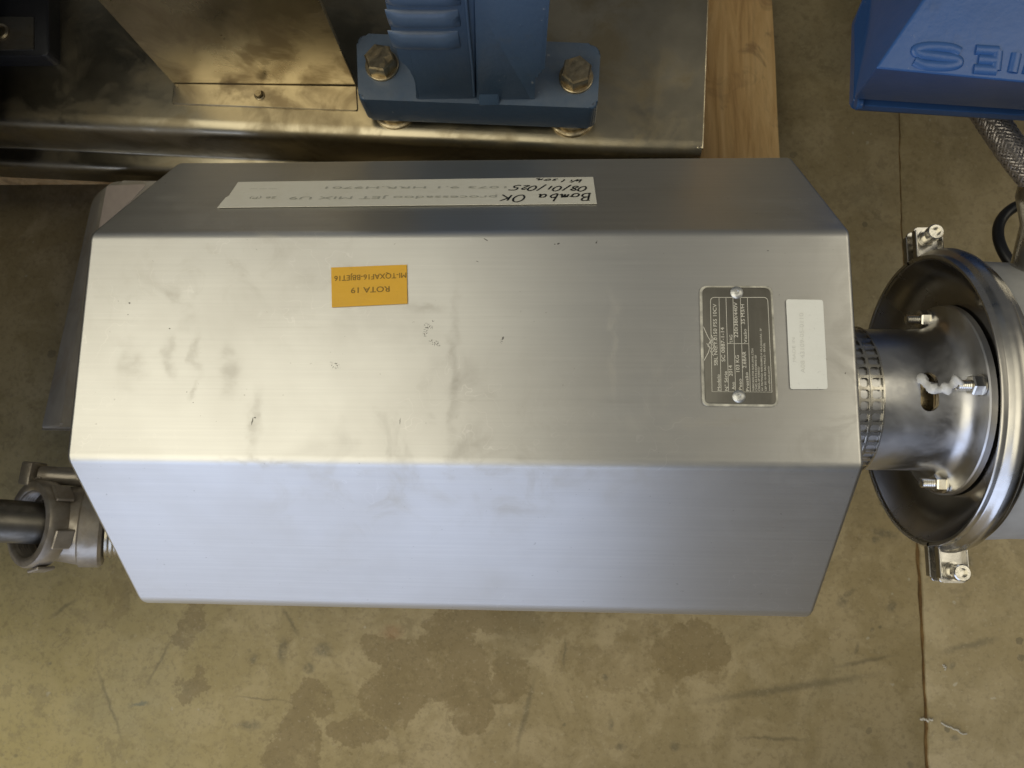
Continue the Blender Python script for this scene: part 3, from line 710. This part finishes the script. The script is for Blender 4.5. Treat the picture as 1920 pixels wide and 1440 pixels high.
# white plastic scrap caught in the adapter window
pts = bez([O(.3462, .010, .0555), O(.3480, .003, .0625), O(.3530, -.0015, .0655), O(.3590, -.0010, .0665), O(.3650, .0025, .0680), O(.3690, .0050, .0690)], 5)
bm = bmesh.new(); n_ = len(pts); tube(bm, pts, [.0036 + .0012 * math.sin(i * .9) + (.0010 if i > n_ * .7 else 0) for i in range(n_)], 7)
for v in bm.verts: v.co += Vector((noise.noise(v.co * 300), noise.noise(v.co * 300 + Vector((5, 0, 0))), 0)) * .0018
box(bm, O(.3735, .0078, .0700), (.008, .0006, .0006), rz=.25)
tag(obj('plastic_scrap', bm, M['plastic'], ang=50), 'crumpled white plastic scrap caught in the adapter window beside the bolt', 'plastic scrap')

# ------------------------------------------------------------------ skid behind, on a pallet
SZ = -.20; SKB = -.300
skid = thing('steel_skid', 'long stained stainless skid base carrying the blue pump, on wooden boards', 'skid base', (0, .6, SKB))
rzk = math.atan2(at(1300, 284, SZ).y - at(0, 226, SZ).y, at(1300, 284, SZ).x - at(0, 226, SZ).x)
KR = at(1312, 286, SZ)                                   # front right corner
kd = Vector((math.cos(rzk), math.sin(rzk), 0)); kn = Vector((-math.sin(rzk), math.cos(rzk), 0))
def K(u, v, z): p = KR - kd * u + kn * v; return Vector((p.x, p.y, z))     # u: to the left, v: away
def skid_build():
    bm = bmesh.new()
    prof = [(.62, SZ)] 
    arc = rounded([Vector((0, .62, SZ)), Vector((0, 0, SZ)), Vector((0, 0.002, SZ - .062)), Vector((0, -.016, SZ - .068)), Vector((0, -.018, SKB))], [0, .012, .006, .006, 0], 6)[0:]
    us = [0] + [.0 + .05 * k for k in range(1, 25)]
    rows = []
    for u in us:
        rows.append([bm.verts.new(K(u, p.y + (.0012 * noise.noise((u * 6, p.z * 9, 0))), p.z + .0010 * noise.noise((u * 5, p.y * 7, 4)))) for p in arc])
    for a, b in zip(rows, rows[1:]):
        for i in range(len(a) - 1): bm.faces.new([a[i], a[i + 1], b[i + 1], b[i]])
    # right hand side wall
    lo = [bm.verts.new((v.co.x, v.co.y, SKB)) for v in rows[0]]
    for i in range(len(lo) - 1):
        if (lo[i].co - rows[0][i].co).length > 1e-5:
            try: bm.faces.new([rows[0][i], lo[i], lo[i + 1], rows[0][i + 1]])
            except ValueError: pass
    sh = obj('deck', bm, M['skid'], skid, ang=50)
    m = sh.modifiers.new('sheet', 'SOLIDIFY'); m.thickness = .003; m.offset = -1
    # right edge trim: folded return seen as a pale strip
    bm = bmesh.new(); slab(bm, [K(.0035, .004, SZ + .0012), K(-.0035, .004, SZ + .0012), K(-.0035, .62, SZ + .0012), K(.0035, .62, SZ + .0012)], (0, 0, -.005), .001, 2); obj('edge_trim', bm, M['skid_plate'], skid)
skid_build()
# upright steel bracket on the skid
br = thing('steel_bracket', 'upright stained stainless bracket plate with a foot flange, left of the blue pump foot', 'bracket', at(500, 180, SZ))
a, b = at(325, 157, SZ + .004), at(668, 161, SZ + .004)
bm = bmesh.new(); n = 14
for k in range(1):
    top = rounded([a + Vector((0, 0, 0)), b, b + Vector((.004, .002, .26)), a + Vector((-.004, .002, .26))], [0, 0, .01, .01], 3)
    slab(bm, top, (0, .004, 0), .0008, 1)
obj('upright_plate', bm, M['skid_plate'], br)
bm = bmesh.new(); slab(bm, rounded([at(325, 156, SZ + .005), at(668, 161, SZ + .005), at(671, 208, SZ + .005), at(322, 195, SZ + .005)], [0, 0, .003, .003], 3), (0, 0, -.004), .0008, 1)
obj('foot_flange', bm, M['skid_plate'], br)
c = at(487, 179, SZ + .005); bm = bmesh.new(); lathe(bm, [(0, .0055), (.001, .0055), (.0015, .0046)], c, UP, 24); hexnut(bm, c + Vector((0, 0, .001)), c + Vector((0, 0, .005)), .0042); obj('bolt', bm, M['oldbolt'], br, ang=25)

# dark box top left
db = thing('dark_box', 'dark painted box with a glossy inset panel at the left end of the skid', 'equipment box', at(0, 60, SZ + .02))
bm = bmesh.new(); P = rounded([at(-160, -90, SZ + .022), at(90, -90, SZ + .022), at(92, 104, SZ + .022), at(-160, 106, SZ + .022)], [0, 0, .008, 0], 5); slab(bm, P, (0, 0, -.0215), .0015, 2); obj('housing', bm, M['darkbox'], db)
bm = bmesh.new(); P = rounded([at(-110, 30, SZ + .0235), at(63, 32, SZ + .0235), at(63, 93, SZ + .0235), at(-110, 93, SZ + .0235)], .002, 3); slab(bm, P, (0, 0, -.0015)); obj('inset_panel', bm, M['bracketgrey'], db)
bm = bmesh.new(); c = at(2, 62, SZ + .0235); lathe(bm, [(0, .0095), (.002, .0095), (.003, .007), (.001, .006), (.001, 0)], c, UP, 32); obj('round_gland', bm, M['oldbolt'], db)

# blue pump with its cast foot ------------------------------------------
bp = thing('blue_pump', 'dark blue cast pump pedestal bolted to the skid with two hexagon bolts', 'pump', at(900, 200, SZ))
FT, FB = SZ + .052, SZ + .012
bm = bmesh.new()
P = rounded([at(668, 62, FT), at(1127, 82, FT), at(1120, 203, FT), at(672, 186, FT)], [.012, .012, .008, .006], 6)
slab(bm, P, (0, 0, FB - FT), .0035, 3)
obj('foot', bm, M['blue'], bp, ang=50, wn_=True)
# column: central web, recessed left panel with ribs
fl_ = FT - .004
YW = at(945, 191, fl_).y                                # plane of the web's front
YN = Vector((0, -1, 0))
def onY(px, py, y): return onplane(px, py, Vector((0, y, 0)), YN)
bm = bmesh.new()
fp = rounded([onY(x, y, YW) for x, y in ((893, 191), (1002, 191), (1004, 142), (1021, 133), (1026, 60), (1031, 0), (1050, -260), (889, -260), (890, 0))], [0, .002, .003, .003, 0, 0, 0, 0, 0], 4)
slab(bm, fp, (0, .045, 0), .0022, 3)
# toe that runs from the web into the foot
slab(bm, [Vector((onY(x, 188, YW).x, y, z)) for x, y, z in ((900, YW + .01, FT + .03), (936, YW + .01, FT + .03), (938, YW - .006, FT - .002), (898, YW - .006, FT - .002))], (0, .02, -.01), .002, 2)
obj('web', bm, M['blue'], bp, ang=50)
YP = YW + .0015
bm = bmesh.new()
fp = rounded([onY(x, y, YP) for x, y in ((781, 188), (778, 152), (766, 127), (749, 113), (732, 49), (722, 0), (690, -260), (891, -260), (892, 189))], [.003, .004, .006, .004, 0, 0, 0, 0, 0], 4)
slab(bm, fp, (0, .04, 0), .0025, 3)
obj('side_panel', bm, M['blue'], bp, ang=50)
for (y0, y1) in ((88, 56), (48, 16), (8, -26), (-34, -70)):      # broad shallow ribs across the side panel
    bm = bmesh.new()
    lo_, hi_ = onY(800, y0, YP).z, onY(800, y1, YP).z; zc_ = (lo_ + hi_) / 2; h_ = (hi_ - lo_) / 2
    xa, xb = onY(737 - (88 - y0) * .14, y0, YP).x, onY(864, y0, YP).x
    rows = []
    for k in range(11):
        t_ = k / 10; x_ = xa + (xb - xa) * t_; f_ = .0062 * (1 - (abs(t_ - .5) * 2) ** 6 * .75)
        rows.append([bm.verts.new((x_, YP + .0003 - f_ * math.sin(a_), zc_ - .002 * t_ - h_ * math.cos(a_))) for a_ in [PI * q_ / 10 for q_ in range(11)]])
    for a, b in zip(rows, rows[1:]):
        for k in range(10): bm.faces.new([a[k], a[k + 1], b[k + 1], b[k]])
    bm.faces.new(rows[0]); bm.faces.new(rows[-1][::-1])
    obj('rib', bm, M['blue'], bp, ang=60)
bm = bmesh.new(); tube(bm, [onY(871, -60, YP - .0015), onY(874, 0, YP - .0015), onY(879, 60, YP - .0015), onY(886, 130, YP - .0015), onY(889, 180, YP - .0015)], .0012, 8); obj('casting_seam', bm, M['blue'], bp, ang=60)
bm = bmesh.new(); cc = at(900, 60, FT); lathe(bm, [(0, 0), (0, .15), (.02, .16), (.42, .16), (.44, .14), (.44, 0)], (cc.x - .34, .50, .18), (1, 0, 0), 48); obj('unseen_pump_body', bm, M['blue'], bp)  # unseen bulk of the pump, placed out of frame to shade the skid
bm = bmesh.new(); lathe(bm, [(0, 0), (0, .15), (.02, .17), (.50, .17), (.52, .14), (.52, 0)], (-.66, .58, .13), (1, 0, 0), 48); obj('shade_cylinder', bm, M['blue'], bp)  # unseen cylinder added to shade the left part of the skid
for (x, y) in ((717, 112), (1080, 135)):
    c = at(x, y + 12, FT); bm = bmesh.new()
    lathe(bm, [(0, .0165), (.0025, .0165), (.0030, .0158), (.0030, 0)], c, UP, 36)
    hexnut(bm, c + Vector((0, 0, .003)), c + Vector((0, 0, .0165)), .0150, bev=.001, twist=.25 + x * .01)
    obj('foot_bolt', bm, M['oldbolt'], bp, ang=25)
for (x, y) in ((742, 222), (1072, 236)):
    c = at(x, y, SZ + .001); c = c + Vector((0, .009, 0)); bm = bmesh.new()
    lathe(bm, [(0, 0), (0, .023), (.0050, .023), (.0058, .022), (.0058, .019), (.011, .019), (.011, 0)], c, UP, 40); obj('spacer_washer', bm, M['oldbolt'], bp, ang=40)

# pallet boards -----------------------------------------------------------
def board(x0, x1, y0, y1, z0, z1, seed):
    bm = bmesh.new(); nx = 40 if (x1 - x0) > (y1 - y0) else 6; ny = 6 if nx == 40 else 40
    box(bm, ((x0 + x1) / 2, (y0 + y1) / 2, (z0 + z1) / 2), (x1 - x0, y1 - y0, z1 - z0))
    bmesh.ops.subdivide_edges(bm, edges=bm.edges, cuts=12, use_grid_fill=True)
    for v in bm.verts:
        v.co += Vector((noise.noise(v.co * 18 + Vector((seed, 0, 0))), noise.noise(v.co * 18 + Vector((0, seed, 0))), noise.noise(v.co * 25 + Vector((0, 0, seed))))) * .0016
    return bm
pl = thing('wooden_pallet', 'rough timber pallet under the steel skid', 'pallet', (0, .6, FLOOR))
q0 = at(1304, 200, SKB); q1 = at(1458, 200, SKB)
o = obj('board', board(q0.x - .02, q1.x, .255, 1.3, SKB - .028, SKB - .001, 1), M['wood'], pl)
bm = board(q0.x - .002, q0.x + .013, .262, 1.3, SKB - .001, SKB + .003, 5); obj('splinter_strip', bm, M['wood'], pl)
yl = at(60, 333, SKB - .004).y
lb = obj('board', board(-.95, -.02, yl + .0, yl + .10, SKB - .024, SKB - .001, 2), M['wood'], pl)
obj('board', board(-.02, q0.x - .03, yl + .05, yl + .15, SKB - .024, SKB - .001, 3), M['wood'], pl)
for x in (-.55, -.05, .19): obj('block', board(x, x + .09, .34, 1.2, FLOOR + .0015, SKB - .026, x * 9), M['wood'], pl)

# ------------------------------------------------------------------ grey box section left of the shroud
gb = thing('steel_channel', 'dull grey steel channel section sticking out left from under the shroud', 'steel channel', at(150, 600, -.30))
zt, zb_ = -.262, -.30
bm = bmesh.new()
P = rounded([at(196, 338, zt), at(330, 340, zt), at(330, 800, zt), at(112, 800, zt)], [.022, .01, 0, .004], 7)
a = [bm.verts.new(p) for p in P]
Q = rounded([at(178, 352, zb_), at(340, 352, zb_), at(335, 806, zb_), at(78, 803, zb_)], [.024, .01, 0, .004], 7)
b = [bm.verts.new(p) for p in Q]; n = len(a)
bm.faces.new(a); bm.faces.new(b[::-1])
for i in range(n): bm.faces.new([a[i], b[i], b[(i + 1) % n], a[(i + 1) % n]])
bmesh.ops.bevel(bm, geom=[e for e in bm.edges if e.verts[0] in a and e.verts[1] in a], offset=.004, segments=3, affect='EDGES')
obj('channel_body', bm, M['channel'], gb, ang=50)
bm = bmesh.new(); slab(bm, [at(78, 803, zb_ - .001), at(330, 808, zb_ - .001), at(330, 812, zb_ - .001), at(79, 806, zb_ - .001)], (0, 0, -.003)); obj('lip', bm, M['fitting'], gb)
bm = bmesh.new(); slab(bm, rounded([at(200, 348, zt + .001), at(275, 345, zt + .001), at(250, 372, zt + .001), at(185, 430, zt + .001)], .004, 3), (0, 0, -.0008)); o = obj('worn_label', bm, plain('pinkish_worn_label', (.42, .35, .30), .5), gb)
for lx, ly in ((.0, .0),):
    bm = bmesh.new(); cc_ = at(230, 600, zb_); box(bm, (cc_.x + .02, cc_.y, (zb_ + FLOOR) / 2), (.05, .2, abs(zb_ - FLOOR) - .001), bev=.003); obj('stand', bm, M['bracketgrey'], gb)

# ------------------------------------------------------------------ pipe fitting lower left
pf = thing('pipe_fitting', 'grey threaded pipe union with dark pipe, left end of the shroud', 'pipe fitting', at(120, 980, FLOOR))
zf = -.255; c0 = at(52, 982, zf + .02)
el = R(60); d = Vector((-math.cos(el), 0.02, math.sin(el))).normalized()      # from the machine out of the union mouth
rO = .0445
def ringlathe(prof, name, mat, ang=40, seg=64): bm = bmesh.new(); lathe(bm, prof, c0, d, seg, UP); return obj(name, bm, mat, pf, ang=ang)
ringlathe([(-.020, .030), (-.020, rO * .97), (-.017, rO), (-.003, rO), (0, rO * .965), (.0006, rO * .90), (.0004, rO * .80), (-.001, rO * .765)] + [(-.003 - .0013 * k, rO * (.73 if k % 2 else .76)) for k in range(10)] + [(-.030, rO * .70), (-.030, 0)], 'union_nut', M['fitting'])
for k in range(6):
    bm = bmesh.new(); aa = k * PI / 3 + .25; u_ = d.cross(UP).normalized(); v_ = d.cross(u_); rad = u_ * math.cos(aa) + v_ * math.sin(aa)
    tn = d.cross(rad); cpt = c0 - d * .014 + rad * (rO + .0005)
    slab(bm, [cpt - d * .009 - tn * .010, cpt + d * .009 - tn * .010, cpt + d * .009 + tn * .010, cpt - d * .009 + tn * .010], rad * .0035, .001, 1)
    obj('nut_flat', bm, M['fitting'], pf, ang=30)
c1 = c0 - d * .028 + Vector((.010, 0, -.004))
d2 = Vector((-math.cos(R(25)), 0.02, math.sin(R(25)))).normalized()
bm = bmesh.new(); lathe(bm, [(0.012, .030), (.010, .0375), (-.004, .0400), (-.014, .0420), (-.016, .0445), (-.034, .0445), (-.037, .042), (-.037, .033), (-.060, .033), (-.060, 0)], c1, d2, 64, UP); obj('union_body', bm, M['fitting'], pf, ang=30)
bm = bmesh.new(); pr = []
for k in range(16): pr.append((-.037 - .0022 * k, .0365 if k % 2 else .0335))
lathe(bm, pr + [(-.16, .034), (-.16, 0)], c1, d2, 48, UP); obj('thread', bm, M['bolt'], pf, ang=60)
bm = bmesh.new(); a = c0 - d * .020 ; b = at(-140, 968, zf + .075); cyl(bm, a + Vector((0.006, 0, 0)), b, .0215, 40); obj('pipe', bm, M['darkpipe'], pf, ang=40)
bm = bmesh.new(); a = at(75, 890, zf + .005); b = at(260, 902, zf - .02); cyl(bm, a, b, .0095, 28, bev=.001); e = at(62, 888, zf + .005); box(bm, e, (.012, .024, .026), rz=-.1, bev=.002); obj('lock_pin', bm, M['fitting'], pf, ang=35)
bm = bmesh.new(); cc_ = at(150, 980, FLOOR); box(bm, (cc_.x + .01, cc_.y, (FLOOR + zf - .05) / 2 + .0005), (.03, .04, zf - .05 - FLOOR - .001), bev=.003); obj('support', bm, M['fitting'], pf)

# ------------------------------------------------------------------ blue motor top right
bmoto = thing('blue_motor', 'bright blue enamelled motor cover with raised cast letters, top right', 'motor', at(1800, 100, -.2))
za, zb2, zc2 = -.045, -.125, -.150
Lx = 2300
# corner points of the faceted casting
T0 = at(1730, 0, -.035); T1 = at(1641, 128, za); T2 = at(Lx, 190, za); T3 = at(Lx, 0, -.035)
S0 = at(1602, 186, zb2); S2 = at(Lx, 232, zb2)
Bk0 = Vector((T0.x, .62, .03)); 
def ext(p, q, t_): return p + (q - p) * t_
T0b = ext(T1, T0, 1.9); T3b = ext(T2, T3, 1.9)
Lf0 = at(1597, 45, zb2); Lf1 = at(1589, 189, zc2); L2 = at(1640, -60, zb2)
bm = bmesh.new()
v = {k: bm.verts.new(p) for k, p in dict(T0=T0b, T1=T1, T2=T2, T3=T3b, S0=S0, S2=S2, L0=Lf0, L2=L2).items()}
up2 = bm.verts.new(Vector((T0b.x, T0b.y + .2, zb2))); up3 = bm.verts.new(Vector((T3b.x, T3b.y + .2, zb2)))
bm.faces.new([v['T0'], v['T1'], v['T2'], v['T3']]); bm.faces.new([v['T1'], v['S0'], v['S2'], v['T2']])
bm.faces.new([v['T0'], v['L2'], v['L0'], v['S0'], v['T1']]); bm.faces.new([v['T0'], v['T3'], up3, up2]); bm.faces.new([v['T0'], up2, v['L2']])
bm.faces.new([v['T3'], v['T2'], v['S2'], up3]); bm.faces.new([v['S0'], v['L0'], v['L2'], up2, up3, v['S2']])
bmesh.ops.recalc_face_normals(bm, faces=bm.faces)
bmesh.ops.bevel(bm, geom=list(bm.edges), offset=.0022, segments=3, profile=.5, affect='EDGES')
obj('cover', bm, M['blue2'], bmoto, ang=30, wn_=True)
# flange plate under the cover
bm = bmesh.new(); P = rounded([at(1597, 44, zc2), at(1592, 206, zc2), at(Lx, 252, zc2), at(Lx, -80, zc2), at(1640, -60, zc2)], [.004, .006, 0, 0, 0], 4); slab(bm, [p + Vector((0, 0, .010)) for p in P], (0, 0, -.010), .0018, 2); obj('mounting_flange', bm, M['blue2'], bmoto, wn_=True)
bm = bmesh.new(); e_ = at(1680, 150, FLOOR + .001); P = rounded([Vector((x_, y_, zc2 + .001)) for x_, y_ in ((e_.x, e_.y + .5), (e_.x, e_.y), (e_.x + .7, e_.y - .02), (e_.x + .7, e_.y + .5))], [0, .01, 0, 0], 4); slab(bm, P, (0, 0, FLOOR - zc2), .004, 2); obj('motor_body', bm, M['blue2'], bmoto)  # hidden body carried down to the floor to block light under the cover
nn = (T2 - T1).cross(T0 - T1).normalized()
if nn.z < 0: nn = -nn
def lay(px, py): return onplane(px, py, T1, nn)
GL = {'S': [[(.98, .78), (.80, .95), (.5, 1), (.2, .95), (.03, .78), (.10, .60), (.35, .53), (.65, .47), (.90, .40), (.97, .22), (.80, .05), (.5, 0), (.2, .05), (.02, .22)]],
      'E': [[(.95, 1), (.02, 1)], [(.80, .5), (.02, .5)], [(.95, 0), (.02, 0)], [(.05, 1), (.05, 0)]], 'I': [[(.5, 1), (.5, 0)]], 'N': [[(.02, 0), (.02, 1), (.98, 0), (.98, 1)]]}
def cast_letter(ch, A, B, h):
    """raised rounded strokes of one letter, upside down as seen from the camera"""
    a = lay(*A); b = lay(*B); d = b - a; u = nn.cross(d.normalized()); bm = bmesh.new(); r = .0042
    for stk in GL[ch]:
        q = bez([(x, y, 0) for x, y in stk], 5) if ch == 'S' else [Vector((*p, 0)) for p in stk]
        tube(bm, [a + d * p.x + u * (r + (h - 2 * r) * p.y) for p in q], r, 12)
    for v_ in bm.verts: k_ = (v_.co - T1).dot(nn); v_.co -= nn * k_ * .55
    o = obj('cast_letter', bm, M['blue2'], bmoto, ang=60); return o
hl = (lay(1760, 134) - lay(1760, 78)).length
for ch, A, B in (('S', (1803, 80), (1716, 76)), ('E', (1874, 86), (1828, 83)), ('I', (1911, 91), (1905, 90)), ('N', (1990, 97), (1930, 92))): cast_letter(ch, A, B, hl)
bm = bmesh.new(); c = at(1604, 194, zc2 + .014); cyl(bm, c, c + Vector((.006, 0, 0)), .0055, 24, bev=.001); obj('hinge_knuckle', bm, M['blue2'], bmoto)

# braided hose
hz = -.215
tagh = thing('braided_hose', 'steel braided flexible hose below the blue motor at the right edge', 'hose', at(1900, 300, FLOOR))
hp = bez([at(1835, 190, hz - .01), at(1872, 245, hz), at(1905, 292, hz), at(1950, 345, hz - .01), at(2020, 405, hz - .03)], 14)
bm = bmesh.new(); tube(bm, hp, .0125, 24); obj('hose_core', bm, M['darkpipe'], tagh, ang=60)
bm = bmesh.new()
Ltot = sum((hp[i + 1] - hp[i]).length for i in range(len(hp) - 1))
def hpos(s_):
    acc = 0
    for i in range(len(hp) - 1):
        L = (hp[i + 1] - hp[i]).length
        if acc + L >= s_ or i == len(hp) - 2: return hp[i] + (hp[i + 1] - hp[i]) * ((s_ - acc) / L), (hp[i + 1] - hp[i]).normalized()
        acc += L
for dirn in (-1, 1):
    for k in range(20):
        pts = []; ns = 60
        for i in range(ns + 1):
            s_ = Ltot * i / ns; c, t_ = hpos(s_); u_ = t_.cross(UP).normalized(); v_ = t_.cross(u_)
            th_ = dirn * s_ / .012 + 2 * PI * k / 20
            pts.append((c + (u_ * math.cos(th_) + v_ * math.sin(th_)) * (.0138 + .0006 * math.sin(s_ * 900 * .5 + k * PI)), (u_ * math.cos(th_) + v_ * math.sin(th_))))
        pr = None
        for i, (p, nr) in enumerate(pts):
            t_ = (pts[min(i + 1, ns)][0] - pts[max(i - 1, 0)][0]).normalized(); sd = nr.cross(t_) * .00125
            q = [bm.verts.new(p - sd), bm.verts.new(p + nr * .0006), bm.verts.new(p + sd)]
            if pr:
                bm.faces.new([pr[0], pr[1], q[1], q[0]]); bm.faces.new([pr[1], pr[2], q[2], q[1]])
            pr = q
b_ = obj('wire_braid', bm, M['braid'], tagh, ang=50)
# black cable loop
bm = bmesh.new()
cl_ = at(1938, 455, -.20); pts = [Vector((cl_.x + .032 * math.cos(a_), cl_.y + .041 * math.sin(a_), -.20 + .006 * math.sin(a_ * 2))) for a_ in [R(20 + 8 * i) for i in range(33)]]
pts += [pts[-1] + Vector((.012, -.010, -.01)), pts[-1] + Vector((.03, -.02, -.06))]
tube(bm, pts, .0052, 14)
tag(obj('black_cable', bm, M['black'], ang=60), 'black rubber cable curving in a loop above the pump clamp, right edge', 'cable')

# scraps on the floor
def scrap(px, py, L, wd, rz, mat, label, seed):
    c = at(px, py, FLOOR + .0015); bm = bmesh.new(); pts = []
    for k in range(9):
        t_ = k / 8 - .5; pts.append(c + Vector((math.cos(rz) * t_ * L, math.sin(rz) * t_ * L, .001 + .0016 * abs(noise.noise((k * .9, seed, 0))))) + Vector((-math.sin(rz), math.cos(rz), 0)) * .004 * noise.noise((k * .7, seed, 3)))
    tube(bm, pts, [wd * (.5 + .5 * abs(noise.noise((k * 1.3, seed, 9)))) for k in range(9)], 6)
    for v_ in bm.verts: v_.co.z = max(v_.co.z, FLOOR + .0004)
    return tag(obj('debris_flake', bm, mat, ang=50), label, 'debris', 'white flakes on the floor by the joint')
M['flake'] = plain('pale_flake', (.62, .58, .48), .6)
scrap(1736, 1349, .014, .0022, -.1, M['flake'], 'short white flake lying across the rusty floor joint', 1)
scrap(1787, 1366, .030, .0016, -.45, M['flake'], 'long thin white flake right of the rusty floor joint', 4)
scrap(1770, 1250, .006, .0014, -1.0, M['flake'], 'tiny white flake beside a dark spot right of the joint', 6)

# ------------------------------------------------------------------ unseen blocks added out of frame to shade the corners
nb = thing('left_shade_block', 'added unseen dark block with an overhang, shading the floor left of the skid', 'shade block', (-1.0, .25, FLOOR))
bm = bmesh.new(); box(bm, (-1.08, .14, -.21), (.72, .60, .415), bev=.01); obj('base', bm, M['bracketgrey'], nb)
bm = bmesh.new(); box(bm, (-.98, .06, .03), (.94, .84, .30), bev=.02); obj('hood', bm, M['darkbox'], nb)  # unseen overhang added to keep light off the left floor
nb = thing('right_shade_block', 'added unseen dark block shading the floor right of the pump head', 'rack', (1.0, -.6, FLOOR))
bm = bmesh.new(); box(bm, (1.08, -.62, -.21), (.72, .78, .415), bev=.01); obj('base', bm, M['bracketgrey'], nb)
bm = bmesh.new(); box(bm, (1.00, -.62, .10), (.92, .82, .36), bev=.02); obj('hood', bm, M['darkbox'], nb)  # unseen overhang added to darken the lower right floor
